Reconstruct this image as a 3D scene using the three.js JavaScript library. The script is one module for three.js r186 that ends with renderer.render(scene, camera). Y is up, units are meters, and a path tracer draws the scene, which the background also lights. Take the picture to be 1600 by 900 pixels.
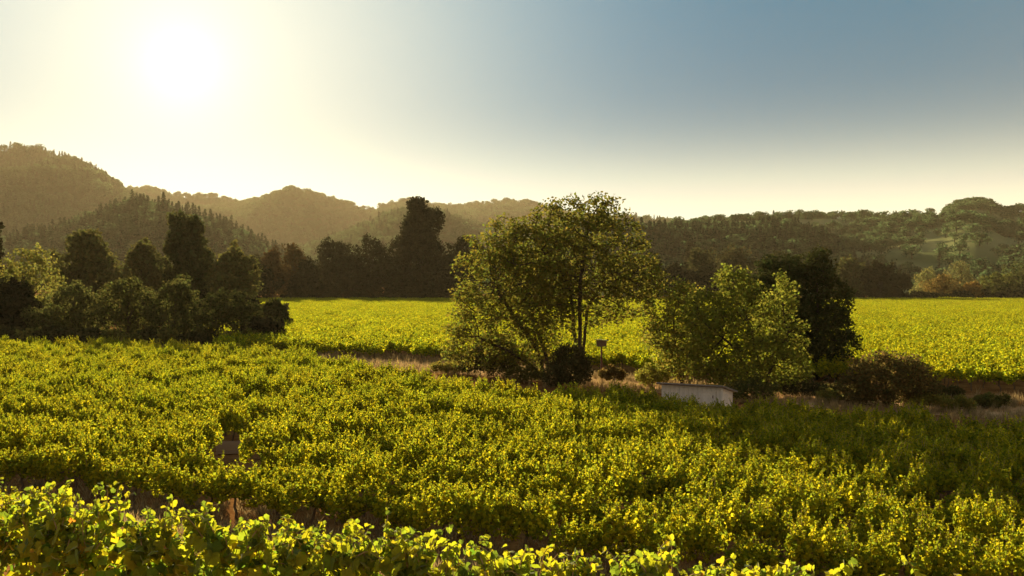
import * as THREE from 'three';
import { mergeGeometries } from 'three/addons/utils/BufferGeometryUtils.js';

// ------------------------------------------------------------------ camera, sky, sun, exposure
const EYE = 7, F = 1537, HOR = 440;                       // eye height, focal length and horizon in the photo's pixels
const camera = new THREE.PerspectiveCamera(2 * Math.atan(450 / F) * 180 / Math.PI, 16 / 9, 0.1, 12000);
camera.position.set(0, EYE, 0);
camera.rotation.x = -Math.atan((450 - HOR) / F);
const scene = new THREE.Scene();
const renderer = new THREE.WebGLRenderer({ antialias: true });
renderer.toneMapping = THREE.LinearToneMapping;
renderer.toneMappingExposure = 3.8;
renderer.shadowMap.enabled = true;
const SUN = new THREE.Vector3(285 - 800, HOR - 100, -F).normalize();
const sun = new THREE.DirectionalLight(new THREE.Color().setRGB(1, 0.83, 0.52), 5);
sun.position.copy(SUN).multiplyScalar(600);
sun.castShadow = true;
Object.assign(sun.shadow.camera, { left: -300, right: 300, top: 300, bottom: -300, near: 1, far: 2000 });
sun.shadow.mapSize.set(4096, 4096);
scene.add(sun, sun.target);
const DEG = Math.PI / 180;
{
  const W = 1024, H = 512, data = new Float32Array(W * H * 4), v = new THREE.Vector3();
  for (let r = 0; r < H; r++) for (let c = 0; c < W; c++) {
    const up = ((r + 0.5) / H - 0.5) * Math.PI, round = ((c + 0.5) / W - 0.5) * 2 * Math.PI;
    v.set(Math.cos(round) * Math.cos(up), Math.sin(up), Math.sin(round) * Math.cos(up));
    const th = Math.acos(Math.min(1, Math.max(-1, v.dot(SUN)))) / DEG, e = Math.max(0, up / DEG), t2 = th * th;
    const back = Math.min(1, Math.max(0, (th - 40) / 80));  // unseen sky behind the camera, raised and warmed to fill shaded fronts
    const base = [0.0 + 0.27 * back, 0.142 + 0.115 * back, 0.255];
    const glow = [0.79 * Math.exp(-t2 / 270), 0.66 * Math.exp(-t2 / 305), 0.41 * Math.exp(-t2 / 390)];
    const band = 0.9 * Math.exp(-((e - 2.5) ** 2) / 17), far = 1 - 0.45 * back;
    const core = 0.45 * Math.exp(-th / 1.7) + 0.16 * Math.exp(-th / 5);
    const tint = [[1, 0.92, 0.56], [1, 0.97, 0.86]];
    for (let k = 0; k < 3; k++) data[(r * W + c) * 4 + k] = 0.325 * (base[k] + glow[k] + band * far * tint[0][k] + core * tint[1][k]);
    data[(r * W + c) * 4 + 3] = 1;
  }
  const sky = new THREE.DataTexture(data, W, H, THREE.RGBAFormat, THREE.FloatType);
  sky.mapping = THREE.EquirectangularReflectionMapping;
  sky.magFilter = sky.minFilter = THREE.LinearFilter;
  sky.needsUpdate = true;
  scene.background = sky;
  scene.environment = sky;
}
scene.fog = new THREE.FogExp2(new THREE.Color().setRGB(1, 0.78, 0.46), 0.000074);

// ------------------------------------------------------------------ helpers
function makeRandom(a) { return () => { a = (a + 0x6d2b79f5) | 0; let t = Math.imul(a ^ (a >>> 15), 1 | a); t = (t + Math.imul(t ^ (t >>> 7), 61 | t)) ^ t; return ((t ^ (t >>> 14)) >>> 0) / 4294967296; }; }
const lerp = THREE.MathUtils.lerp, clamp = THREE.MathUtils.clamp, smooth = THREE.MathUtils.smoothstep;
const V = (x, y, z) => new THREE.Vector3(x, y, z);
function hash3(x, y, z) { let h = Math.imul(x | 0, 374761393) ^ Math.imul(y | 0, 668265263) ^ Math.imul(z | 0, 2147483647 - 98765431); h = Math.imul(h ^ (h >>> 13), 1274126177); return ((h ^ (h >>> 16)) >>> 0) / 4294967296; }
function noise(x, y, z = 0) {                             // value noise, 0..1
  const i = Math.floor(x), j = Math.floor(y), k = Math.floor(z), s = (t) => t * t * (3 - 2 * t), u = s(x - i), v = s(y - j), w = s(z - k);
  const l = (a, b, t) => a + (b - a) * t;
  return l(l(l(hash3(i, j, k), hash3(i + 1, j, k), u), l(hash3(i, j + 1, k), hash3(i + 1, j + 1, k), u), v),
    l(l(hash3(i, j, k + 1), hash3(i + 1, j, k + 1), u), l(hash3(i, j + 1, k + 1), hash3(i + 1, j + 1, k + 1), u), v), w);
}
const fbm = (x, y, z = 0, n = 4) => { let s = 0, a = 0.5, t = 0; for (let i = 0; i < n; i++) { s += a * noise(x, y, z); t += a; a *= 0.5; x = x * 2.03 + 17; y = y * 2.03 + 5; z *= 2.03; } return s / t; };
const taken = new Map();
function numbered(name) { const n = taken.get(name) ?? 0; taken.set(name, n + 1); return n ? name + '_' + String(n).padStart(3, '0') : name; }
function tag(o, label, category, group, kind) { if (label) o.userData.label = label; if (category) o.userData.category = category; if (group) o.userData.group = group; if (kind) o.userData.kind = kind; return o; }
function thing(name, x, y, z, label, category, group) { const o = new THREE.Group(); o.name = numbered(name); o.position.set(x, y, z); scene.add(o); return tag(o, label, category, group); }
function part(name, geometry, material, parent) { const m = new THREE.Mesh(geometry, material); m.name = name; m.castShadow = m.receiveShadow = true; parent.add(m); return m; }
class Faces {                                             // growing triangle soup with linear vertex colours
  constructor() { this.p = []; this.c = []; }
  tri(a, b, d, col) { this.p.push(a.x, a.y, a.z, b.x, b.y, b.z, d.x, d.y, d.z); for (let i = 0; i < 3; i++) this.c.push(col[0], col[1], col[2]); }
  leaf(p, along, across, len, wid, col, bend = 0.15) {     // two bent halves, four faces when near
    const n = V().crossVectors(along, across), mid = p.clone().addScaledVector(along, len * 0.45).addScaledVector(n, -bend * len);
    const a = p.clone().addScaledVector(along, len * 0.4).addScaledVector(across, wid / 2), b = p.clone().addScaledVector(along, len * 0.4).addScaledVector(across, -wid / 2), tip = p.clone().addScaledVector(along, len);
    this.tri(p, mid, a, col); this.tri(mid, tip, a, col); this.tri(p, b, mid, col); this.tri(mid, b, tip, col);
  }
  kite(p, along, across, len, wid, col) {                  // two faces
    const a = p.clone().addScaledVector(along, len * 0.45).addScaledVector(across, wid / 2), b = p.clone().addScaledVector(along, len * 0.45).addScaledVector(across, -wid / 2), tip = p.clone().addScaledVector(along, len);
    this.tri(p, b, a, col); this.tri(a, b, tip, col);
  }
  build() {
    const g = new THREE.BufferGeometry();
    g.setAttribute('position', new THREE.BufferAttribute(new Float32Array(this.p), 3));
    g.setAttribute('color', new THREE.BufferAttribute(new Float32Array(this.c), 3));
    g.computeVertexNormals();
    return g;
  }
}
function randomDir(r) { const z = 2 * r() - 1, a = r() * 6.2832, s = Math.sqrt(1 - z * z); return V(s * Math.cos(a), z, s * Math.sin(a)); }
function frustum(out, a, b, ra, rb, col, sides = 5) {
  const d = b.clone().sub(a).normalize(), u = V(Math.abs(d.y) > 0.9 ? 1 : 0, Math.abs(d.y) > 0.9 ? 0 : 1, 0).cross(d).normalize(), w = V().crossVectors(d, u);
  const ring = (c, r) => Array.from({ length: sides }, (_, i) => c.clone().addScaledVector(u, r * Math.cos(i / sides * 6.2832)).addScaledVector(w, r * Math.sin(i / sides * 6.2832)));
  const A = ring(a, ra), B = ring(b, rb);
  for (let i = 0; i < sides; i++) { const j = (i + 1) % sides; out.tri(A[i], A[j], B[i], col); out.tri(A[j], B[j], B[i], col); }
}
const at = (px, py, d) => V((px - 800) / F * d, EYE + (HOR - py) / F * d, -d);

// ------------------------------------------------------------------ materials
const foliage = (transmission, name, spec = 0) => new THREE.MeshPhysicalMaterial({ name, vertexColors: true, roughness: 1, transmission, thickness: 0, side: THREE.DoubleSide, specularIntensity: spec });
const M = {
  nearLeaf: foliage(0.66, 'large vine leaves', 0.3), vineLeaf: foliage(0.6, 'vine leaves'), treeLeaf: foliage(0.5, 'tree leaves'), darkLeaf: foliage(0.22, 'dense leaves'), midLeaf: foliage(0.36, 'backlit leaves'),
  bark: new THREE.MeshPhysicalMaterial({ name: 'bark', specularIntensity: 0, vertexColors: true, roughness: 1, side: THREE.DoubleSide }),
  straw: foliage(0.4, 'dry grass'),
};
function noiseTexture(size, cols, seed, scales) {
  const d = new Uint8Array(size * size * 4), r = makeRandom(seed);
  for (let y = 0; y < size; y++) for (let x = 0; x < size; x++) {
    let s = 0, t = 0;
    for (const [f, a] of scales) {                        // wraps: the lattice repeats every f cells
      const u = x / size * f, v = y / size * f, i = Math.floor(u), j = Math.floor(v), sm = (q) => q * q * (3 - 2 * q), fu = sm(u - i), fv = sm(v - j), h = (a2, b2) => hash3(a2 % f, b2 % f, seed + f);
      s += a * lerp(lerp(h(i, j), h(i + 1, j), fu), lerp(h(i, j + 1), h(i + 1, j + 1), fu), fv); t += a;
    }
    s = clamp(s / t + (r() - 0.5) * 0.16, 0, 1);
    const k = s * (cols.length - 1), i = Math.min(cols.length - 2, Math.floor(k)), f = k - i;
    for (let c = 0; c < 3; c++) d[(y * size + x) * 4 + c] = lerp(cols[i][c], cols[i + 1][c], f);
    d[(y * size + x) * 4 + 3] = 255;
  }
  const t = new THREE.DataTexture(d, size, size); t.wrapS = t.wrapT = THREE.RepeatWrapping; t.magFilter = t.minFilter = THREE.LinearFilter; t.colorSpace = THREE.SRGBColorSpace; t.needsUpdate = true;
  return t;
}
const soil = noiseTexture(512, [[78, 50, 28], [110, 74, 42], [140, 100, 58], [166, 130, 78]], 5, [[4, 1], [11, 1], [37, 0.8], [90, 0.8]]);
const dust = noiseTexture(256, [[150, 112, 74], [188, 148, 104], [212, 176, 128]], 9, [[3, 1], [13, 0.8], [50, 0.8]]);
M.ground = new THREE.MeshPhysicalMaterial({ name: 'dry soil', specularIntensity: 0, map: soil, roughness: 1 });
M.path = new THREE.MeshPhysicalMaterial({ name: 'dusty path', specularIntensity: 0, map: dust, roughness: 1 });

// ------------------------------------------------------------------ ground
function ground(x, d) {                                    // the bank under the camera, then the flat valley floor
  const c = d + 0.5 * x;
  if (c >= 26) return 0;
  const t = 25 - Math.max(c, -6) , s = t < 2 ? (t + 1) ** 2 / 12 : 0.75 + (t - 2);
  return t < -1 ? 0 : s * 0.188;
}
function sheet(xs, ds, height, uvScale = 0.2) {
  const n = xs.length, m = ds.length, p = new Float32Array(n * m * 3), uv = new Float32Array(n * m * 2), idx = [];
  for (let j = 0; j < m; j++) for (let i = 0; i < n; i++) {
    const k = j * n + i; p[k * 3] = xs[i]; p[k * 3 + 1] = height(xs[i], ds[j]); p[k * 3 + 2] = -ds[j]; uv[k * 2] = xs[i] * uvScale; uv[k * 2 + 1] = ds[j] * uvScale;
    if (i < n - 1 && j < m - 1) idx.push(k, k + 1, k + n, k + 1, k + n + 1, k + n);
  }
  const g = new THREE.BufferGeometry(); g.setAttribute('position', new THREE.BufferAttribute(p, 3)); g.setAttribute('uv', new THREE.BufferAttribute(uv, 2)); g.setIndex(idx); g.computeVertexNormals();
  return g;
}
{
  const xs = [-5000, -2500, -1000, -400, -150], ds = [-150, -60];
  for (let x = -80; x <= 80; x += 1) xs.push(x);
  xs.push(150, 400, 1000, 2500, 5000);
  for (let d = -20; d <= 70; d += 1) ds.push(d);
  ds.push(80, 100, 150, 250, 400, 700, 1200, 2000, 3500, 5200);
  const o = part(numbered('ground'), sheet(xs, ds, ground), M.ground, scene);
  tag(o, 'flat valley floor and grassy bank of dry brown soil', 'ground', null, 'structure');
}
const PATH = [[-60, 122], [-22.5, 97], [-11, 85], [-5, 79], [2, 72.5], [8, 67], [14, 60.5], [20, 56], [27, 52.3], [45, 45]];
const polyline = (pts, x) => { for (let i = 0; i < pts.length - 1; i++) if (x <= pts[i + 1][0] || i === pts.length - 2) return lerp(pts[i][1], pts[i + 1][1], clamp((x - pts[i][0]) / (pts[i + 1][0] - pts[i][0]), i ? -9 : -9, 9)); };
{
  const n = 120, p = [], uv = [], idx = [];
  for (let i = 0; i <= n; i++) {
    const x = lerp(-26, 45, i / n), d = polyline(PATH, x), w = 2.4 + 0.5 * noise(x * 0.2, 3);
    for (let k = 0; k < 5; k++) { const dd = d + (k - 2) / 2 * w; p.push(x + (k - 2) * 0.6, 0.012 + (k % 4 ? 0.03 : 0), -dd); uv.push(x * 0.25, dd * 0.25); if (i < n && k < 4) { const q = i * 5 + k; idx.push(q, q + 5, q + 1, q + 5, q + 6, q + 1); } }
  }
  const g = new THREE.BufferGeometry(); g.setAttribute('position', new THREE.Float32BufferAttribute(p, 3)); g.setAttribute('uv', new THREE.Float32BufferAttribute(uv, 2)); g.setIndex(idx); g.computeVertexNormals();
  M.path.side = THREE.DoubleSide;
  tag(part(numbered('path'), g, M.path, scene), 'pale dusty farm track between the two vineyards', 'path', null, 'structure');
}

// ------------------------------------------------------------------ hills
function hillGround(seed, cols) { return (x, d, t) => { const n = fbm(x / 60 + seed, d / 60, 0, 4); const k = clamp((n - 0.3) * 2.2, 0, 1); return cols[0].map((c, i) => lerp(c, cols[1][i], k)); }; }
M.hill = new THREE.MeshPhysicalMaterial({ name: 'hillside', specularIntensity: 0, vertexColors: true, roughness: 1, side: THREE.DoubleSide });
function hill({ ridge, d0, d1, d2, lift = 0, x0 = -260, x1 = 1860, rough = 0.16, seed = 1, colors, label, power = 1.3, wiggle = 0.05 }) {
  const NC = 220, NR = 46, col = hillGround(seed, colors), p = [], c = [], idx = [];
  const height = (px, d) => {
    const top = EYE + (HOR - polyline(ridge, px)) / F * d1 - lift, t = (d - d0) / (d1 - d0), x = (px - 800) / F * d;
    if (t <= 0) return -2;
    const s = t < 1 ? Math.sin(t * Math.PI / 2) ** power : Math.cos(clamp((d - d1) / (d2 - d1), 0, 1) * Math.PI / 2) ** 1.2;
    const scale = (d1 - d0) * 0.22, gully = Math.abs(fbm(x / scale + seed * 7.1, d / scale / 1.6, seed, 4) - 0.5) * 2;
    const e = t < 1 ? Math.sin(Math.min(1, t) * Math.PI) ** 0.8 : 0;
    return Math.max(-2, top * s * (1 - e * rough * 2.4 * gully) + e * top * rough * 0.5) - 1;
  };
  for (let j = 0; j < NR; j++) for (let i = 0; i < NC; i++) {
    const px = lerp(x0, x1, i / (NC - 1)), d = j < 34 ? lerp(d0, d1, j / 33) : lerp(d1, d2, (j - 33) / (NR - 34)), x = (px - 800) / F * d;
    p.push(x, height(px, d), -d); c.push(...col(x, d));
    if (i < NC - 1 && j < NR - 1) { const k = j * NC + i; idx.push(k, k + 1, k + NC, k + 1, k + NC + 1, k + NC); }
  }
  const g = new THREE.BufferGeometry(); g.setAttribute('position', new THREE.Float32BufferAttribute(p, 3)); g.setAttribute('color', new THREE.Float32BufferAttribute(c, 3)); g.setIndex(idx); g.computeVertexNormals();
  tag(part(numbered('hill'), g, M.hill, scene), label, 'hill', null, 'structure');
  return { height, d0, d1, d2, x0, x1 };
}
const WOOD = [[0.030, 0.034, 0.012], [0.060, 0.058, 0.022]], PASTURE = [[0.085, 0.105, 0.035], [0.19, 0.19, 0.08]];
const hillLeft = hill({ ridge: [[-260, 250], [-60, 240], [0, 238], [30, 232], [60, 233], [90, 242], [120, 254], [150, 268], [175, 283], [200, 299], [230, 310], [300, 340], [380, 372], [460, 405], [520, 430], [1860, 445]], d0: 1500, d1: 3300, d2: 4300, lift: 44, x1: 620, seed: 3, colors: WOOD, label: 'dark wooded hill at the left under the sun' });
const hillSpur = hill({ ridge: [[-260, 395], [0, 372], [80, 362], [150, 336], [215, 318], [260, 328], [320, 345], [380, 366], [420, 388], [450, 404], [520, 430], [700, 445]], d0: 800, d1: 1350, d2: 1800, lift: 11, x1: 640, seed: 8, colors: WOOD, label: 'low wooded spur in front of the left hill' });
const hillGold = hill({ ridge: [[-100, 330], [150, 305], [200, 298], [232, 296], [260, 304], [290, 306], [340, 304], [370, 310], [400, 306], [430, 299], [455, 296], [480, 302], [510, 312], [540, 320], [575, 329], [610, 321], [640, 314], [665, 318], [700, 322], [740, 319], [780, 316], [820, 317], [850, 326], [900, 336], [1000, 348], [1200, 380], [1400, 440]], d0: 2300, d1: 4500, d2: 5400, lift: 31, x0: -100, x1: 1400, seed: 13, colors: WOOD, label: 'hazy golden ridge far behind the valley trees' });
const hillMiddle = hill({ ridge: [[300, 430], [420, 398], [480, 382], [540, 362], [574, 348], [610, 335], [650, 328], [690, 331], [720, 343], [745, 349], [800, 346], [840, 341], [900, 339], [980, 340], [1040, 346], [1120, 356], [1250, 400], [1400, 440]], d0: 1300, d1: 2500, d2: 3300, lift: 19, x0: 300, x1: 1400, seed: 21, colors: WOOD, label: 'brown wooded hill behind the tall dark tree' });
const hillWood = hill({ ridge: [[700, 420], [820, 372], [900, 350], [980, 342], [1060, 347], [1100, 346], [1150, 343], [1200, 340], [1240, 341], [1270, 348], [1300, 362], [1340, 376], [1385, 390], [1440, 412], [1520, 445]], d0: 520, d1: 850, d2: 1100, lift: 14.5, x0: 700, x1: 1560, seed: 34, colors: WOOD, label: 'dark forested ridge right of the centre tree' });
const hillRight = hill({ ridge: [[800, 420], [960, 360], [1040, 344], [1100, 338], [1200, 335], [1250, 332], [1300, 333], [1370, 332], [1400, 329], [1450, 326], [1480, 321], [1500, 311], [1525, 306], [1550, 313], [1570, 324], [1600, 321], [1680, 312], [1860, 330]], d0: 470, d1: 1250, d2: 1700, lift: 15, x0: 800, seed: 55, rough: 0.2, power: 1.5, colors: PASTURE, label: 'grassy hill with scattered oaks at the right' });

// ------------------------------------------------------------------ small trees of the hillsides
function smallConifer(seed) {
  const r = makeRandom(seed), f = new Faces();
  frustum(f, V(0, -0.05, 0), V(0, 0.9, 0), 0.02, 0.004, [0.05, 0.035, 0.02], 4);
  for (let k = 0; k < 70; k++) {
    const h = 0.1 + 0.9 * Math.sqrt(k / 70) * 0.99, w = 0.25 * (1 - h) ** 0.75 + 0.02, a = r() * 6.28, c = 0.7 + 0.6 * r();
    const out = V(Math.cos(a), -0.35 - 0.3 * r(), Math.sin(a)).normalize();
    f.kite(V(0, h + 0.02, 0), out, V(-Math.sin(a), 0, Math.cos(a)), w * (0.8 + 0.5 * r()) + 0.02, 0.07 + 0.4 * w, [0.03 * c, 0.05 * c, 0.022 * c]);
  }
  return f.build();
}
function smallBroadleaf(seed) {
  const r = makeRandom(seed), f = new Faces(), blobs = [];
  frustum(f, V(0, -0.05, 0), V(0, 0.5, 0), 0.035, 0.02, [0.05, 0.035, 0.02], 4);
  for (let k = 0; k < 8; k++) { const a = r() * 6.28, q = 0.28 * Math.sqrt(r()); blobs.push([V(Math.cos(a) * q, 0.38 + 0.4 * r(), Math.sin(a) * q), 0.17 + 0.1 * r()]); }
  for (let k = 0; k < 210; k++) {
    const [c, rad] = blobs[Math.floor(r() * 8)], u = randomDir(r), q = 0.75 + 0.5 * r();
    const n = u.clone().addScaledVector(randomDir(r), 0.8).normalize(), along = V().crossVectors(n, randomDir(r)).normalize();
    f.kite(c.clone().addScaledVector(u, rad * (0.8 + 0.3 * r())), along, V().crossVectors(n, along), 0.13, 0.12, [0.062 * q, 0.096 * q, 0.036 * q]);
  }
  return f.build();
}
const CONIFERS = [smallConifer(1), smallConifer(2), smallConifer(3)], BROADS = [smallBroadleaf(4), smallBroadleaf(5), smallBroadleaf(6)];
function woodland(name, label, h, n, { px0, px1, t0 = 0.02, t1 = 1.1, share, keep = () => true, height, seed }) {
  const g = new THREE.Group(); g.name = numbered(name); scene.add(g); tag(g, label, 'woodland', null, 'stuff');
  const r = makeRandom(seed), lists = Array.from({ length: 6 }, () => []), m = new THREE.Matrix4(), q = new THREE.Quaternion(), c = new THREE.Color();
  for (let i = 0; i < n; i++) {
    const px = lerp(px0, px1, r()), t = lerp(t0, t1, r()), d = lerp(h.d0, h.d1, t), x = (px - 800) / F * d, y = h.height(px, d);
    const con = r() < share(px, t), s = height[con ? 0 : 1] * (0.6 + 0.7 * r()), w = s * (con ? 0.9 + 0.5 * r() : 1.1 + 0.5 * r());
    const a = r() * 6.28, v = 0.75 + 0.5 * r(), pick = Math.floor(r() * 3) + (con ? 0 : 3);
    if (y < 0.5 || !keep(x, d, px, t)) continue;
    lists[pick].push([m.clone().compose(V(x, y - 0.4, -d), q.clone().setFromAxisAngle(V(0, 1, 0), a), V(w, s, w)), c.clone().setRGB(v * (1 + 0.15 * (r() - 0.5)), v, v)]);
  }
  lists.forEach((list, k) => {
    if (!list.length) return;
    const im = new THREE.InstancedMesh(k < 3 ? CONIFERS[k] : BROADS[k - 3], k < 3 ? M.darkLeaf : M.treeLeaf, list.length);
    list.forEach(([mm, cc], i) => { im.setMatrixAt(i, mm); im.setColorAt(i, cc); });
    im.name = k < 3 ? 'conifer' : 'broadleaf'; im.userData.kind = 'stuff'; im.castShadow = true; g.add(im);
  });
}
woodland('woodland', 'dense conifer forest covering the left hill', hillLeft, 7600, { px0: -150, px1: 520, share: (px, t) => 0.25 + 0.6 * t, height: [25, 23], seed: 101 });
woodland('woodland', 'mixed forest on the low spur at left', hillSpur, 1900, { px0: -200, px1: 560, share: () => 0.45, height: [19, 13], seed: 102, t1: 1.0 });
woodland('woodland', 'forest covering the far golden ridge', hillGold, 6500, { px0: 60, px1: 1150, share: () => 0.12, height: [21, 21], seed: 103, t0: 0.15 });
woodland('woodland', 'forest on the brown hill behind the tall dark tree', hillMiddle, 4000, { px0: 380, px1: 1200, share: () => 0.25, height: [18, 15], seed: 104 });
woodland('woodland', 'dark conifer forest on the ridge right of centre', hillWood, 3600, { px0: 760, px1: 1480, share: (px, t) => 0.65, height: [12, 10], seed: 105 });
woodland('woodland', 'oak groves scattered over the right hill', hillRight, 7000, { px0: 980, px1: 1740, share: () => 0.03, height: [10, 8.5], seed: 106, t1: 1.03,
  keep: (x, d, px, t) => { const knob = px > 1478 && px < 1590 && t > 0.72; if (knob) return true; if (t > 0.9) return hash3(x * 3, d, 4) < 0.05 || (px < 1380 && fbm(x / 60, d / 60, 2, 3) > 0.5); if (t < 0.2 && px > 1330 && px < 1520) return hash3(x, d, 8) < 0.05; const n = fbm(x / 70 + 9, d / 45, 1, 3); return n > 0.6 || hash3(x, d, 1) < 0.07; } });

// conifers on the low spur that stand out one by one, and the lone trees on the right hill's skyline
{
  const r = makeRandom(77), first = thing('conifer_tree', 0, 0, 0, 'small dark pointed conifer on the low spur below the sun', 'conifer', 'pointed conifers along the low spur');
  part('crown', CONIFERS[0], M.darkLeaf, first);
  for (let k = 0; k < 46; k++) {
    const o = k ? first.clone() : first; if (k) { o.name = numbered('conifer_tree'); scene.add(o); o.children[0].geometry = CONIFERS[k % 3]; }
    const px = lerp(205, 445, (k + r() * 0.8) / 46), d = lerp(1220, 1352, r()), s = 18 + 11 * r(), w = s * (0.9 + 0.4 * r());
    o.position.set((px - 800) / F * d, hillSpur.height(px, d) - 0.5, -d); o.rotation.y = r() * 6; o.scale.set(w, s, w);
  }
  [[1393, 'small dark round tree, left of the pair on the right skyline', 9], [1409, 'wider dark tree, right of the pair on the right skyline', 13], [1477, 'lone dark tree on the bare skyline beside the wooded knob', 11]].forEach(([px, label, s], k) => {
    const d = 1245, o = thing('oak_tree', (px - 800) / F * d, hillRight.height(px, d) - 0.6, -d, label, 'tree');
    part('crown', BROADS[k], M.darkLeaf, o); o.scale.set(s * 1.3, s, s * 1.3);
  });
}

// ------------------------------------------------------------------ trees
function blobLeaves(f, blobs, n, size, col, r, { gap = 0, flat = 1, spread = 0.34 } = {}) {
  const area = blobs.map((b) => b.r.x * b.r.y), total = area.reduce((a, b) => a + b, 0), p = V(), q = V();
  for (let k = 0; k < n; k++) {
    let pick = r() * total, i = 0; while (pick > area[i] && i < blobs.length - 1) pick -= area[i++];
    const b = blobs[i], u = randomDir(r), rad = 1.02 + 0.16 * Math.max(0, r() - 0.6) - spread * r() ** 1.4;
    p.copy(u).multiply(b.r).multiplyScalar(rad).add(b.c);
    if (p.y < 0.15) continue;
    let deep = false;
    for (let j = 0; j < blobs.length && !deep; j++) if (j !== i) deep = q.copy(p).sub(blobs[j].c).divide(blobs[j].r).lengthSq() < 0.42;
    if (deep && r() < 0.8) continue;
    if (gap && fbm(p.x * 0.9, p.y * 0.9, p.z * 0.9, 2) < gap) continue;
    const nrm = u.addScaledVector(randomDir(r), 0.9).normalize(), along = V().crossVectors(nrm, randomDir(r)).normalize(), s = size * (0.7 + 0.6 * r()), v = 0.72 + 0.56 * r(), yel = r();
    f.kite(p, along, V().crossVectors(nrm, along), s, s * 0.8, [col[0] * v * (0.85 + 0.4 * yel), col[1] * v, col[2] * v]);
  }
}
function autoBlobs(x0, x1, y0, y1, d, r, shape) {           // lumps that fill the outline between those pixels
  const out = [], W = (x1 - x0) / 2 * 1.16, H = (y1 - y0) / 2, cx = (x0 + x1) / 2, n = 34;
  for (let k = 0; k < n; k++) {
    const v = (k + 0.5) / n, wide = shape === 'tall' ? Math.min(1, 0.38 + 1.1 * v) : shape === 'oval' ? 0.3 + 0.7 * Math.sin(Math.PI * Math.min(1, 0.06 + 0.5 * v)) : shape === 'cone' ? 0.15 + 0.85 * v : Math.sqrt(Math.max(0.12, 1 - (1 - 1.2 * v) ** 2)) * 1.06;
    const lump = Math.min(W, H) * (0.19 + 0.28 * r()) * (shape === 'tall' && v < 0.3 ? 0.8 : 1), a = r() * 6.28, q = Math.sqrt(r());
    const off = Math.max(0, W * wide - lump);
    const c = at(cx + Math.cos(a) * q * off * (r() < 0.5 ? 1 : 1.05), y0 + lump + v * Math.max(0, 2 * H - lump * 1.6), d);
    c.z += Math.sin(a) * q * off / F * d;
    const m = lump / F * d; out.push({ c, r: V(m * 1.15, m, m * 1.1) });
  }
  for (let k = 0; k < n * 1.6; k++) {                        // sprays that break the outline
    const b = out[Math.floor(r() * n)], u = randomDir(r); if (u.y < -0.3) u.y *= -1;
    const m = (b.r.y) * (0.24 + 0.36 * r()); out.push({ c: b.c.clone().addScaledVector(u.multiply(b.r), 0.95 + 0.45 * r()), r: V(m, m * (0.8 + 0.7 * r()), m) });
  }
  return out;
}
const BARK = [0.06, 0.045, 0.03];
function backTree(name, label, category, [x0, x1, y0, base], d, { color = [0.045, 0.052, 0.014], leaf = 0.5, n = 5200, shape = 'round', mat = M.darkLeaf, seed, group, skirt = 0.96, gap = 0 }) {
  const r = makeRandom(seed), bx = (x0 + x1) / 2, foot = at(bx, base, d); foot.y = 0;
  const o = thing(name, foot.x, 0, foot.z, label, category, group);
  const tall = EYE + (HOR - y0) / F * d, yGround = HOR + EYE / d * F, low = y0 + (yGround - y0) * skirt;
  const blobs = autoBlobs(x0, x1, y0, low, d, r, shape); for (const b of blobs) b.c.sub(foot);
  const f = new Faces(), t = new Faces();
  blobLeaves(f, blobs, n * 1.8, leaf, color, r, { gap });
  if (mat !== M.treeLeaf) blobLeaves(f, blobs.map((b) => ({ c: b.c, r: b.r.clone().multiplyScalar(0.74) })), n * 0.5, leaf * 2.3, color, r);  // larger inner leaves, added out of sight to block sun through the crown
  const thick = tall * 0.022, line = [V(0, -0.2, 0)]; let p = line[0];
  for (let k = 1; k <= 5; k++) { const q = V((r() - 0.5) * tall * 0.04, tall * 0.16 * k, (r() - 0.5) * tall * 0.04); frustum(t, p, q, thick * (1.1 - k * 0.17), thick * (0.93 - k * 0.17), BARK); p = q; line.push(q); }
  for (const b of blobs.slice(0, Math.round(blobs.length / 2.6))) { const h = clamp(b.c.y * 0.55, 0.3, tall * 0.6) / (tall * 0.16), j = Math.min(4, Math.floor(h)), from = line[j].clone().lerp(line[j + 1], h - j); frustum(t, from, b.c, thick * 0.4, thick * 0.12, BARK, 4); }
  part('trunk', t.build(), M.bark, o); part('crown', f.build(), mat, o);
  return o;
}
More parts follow.
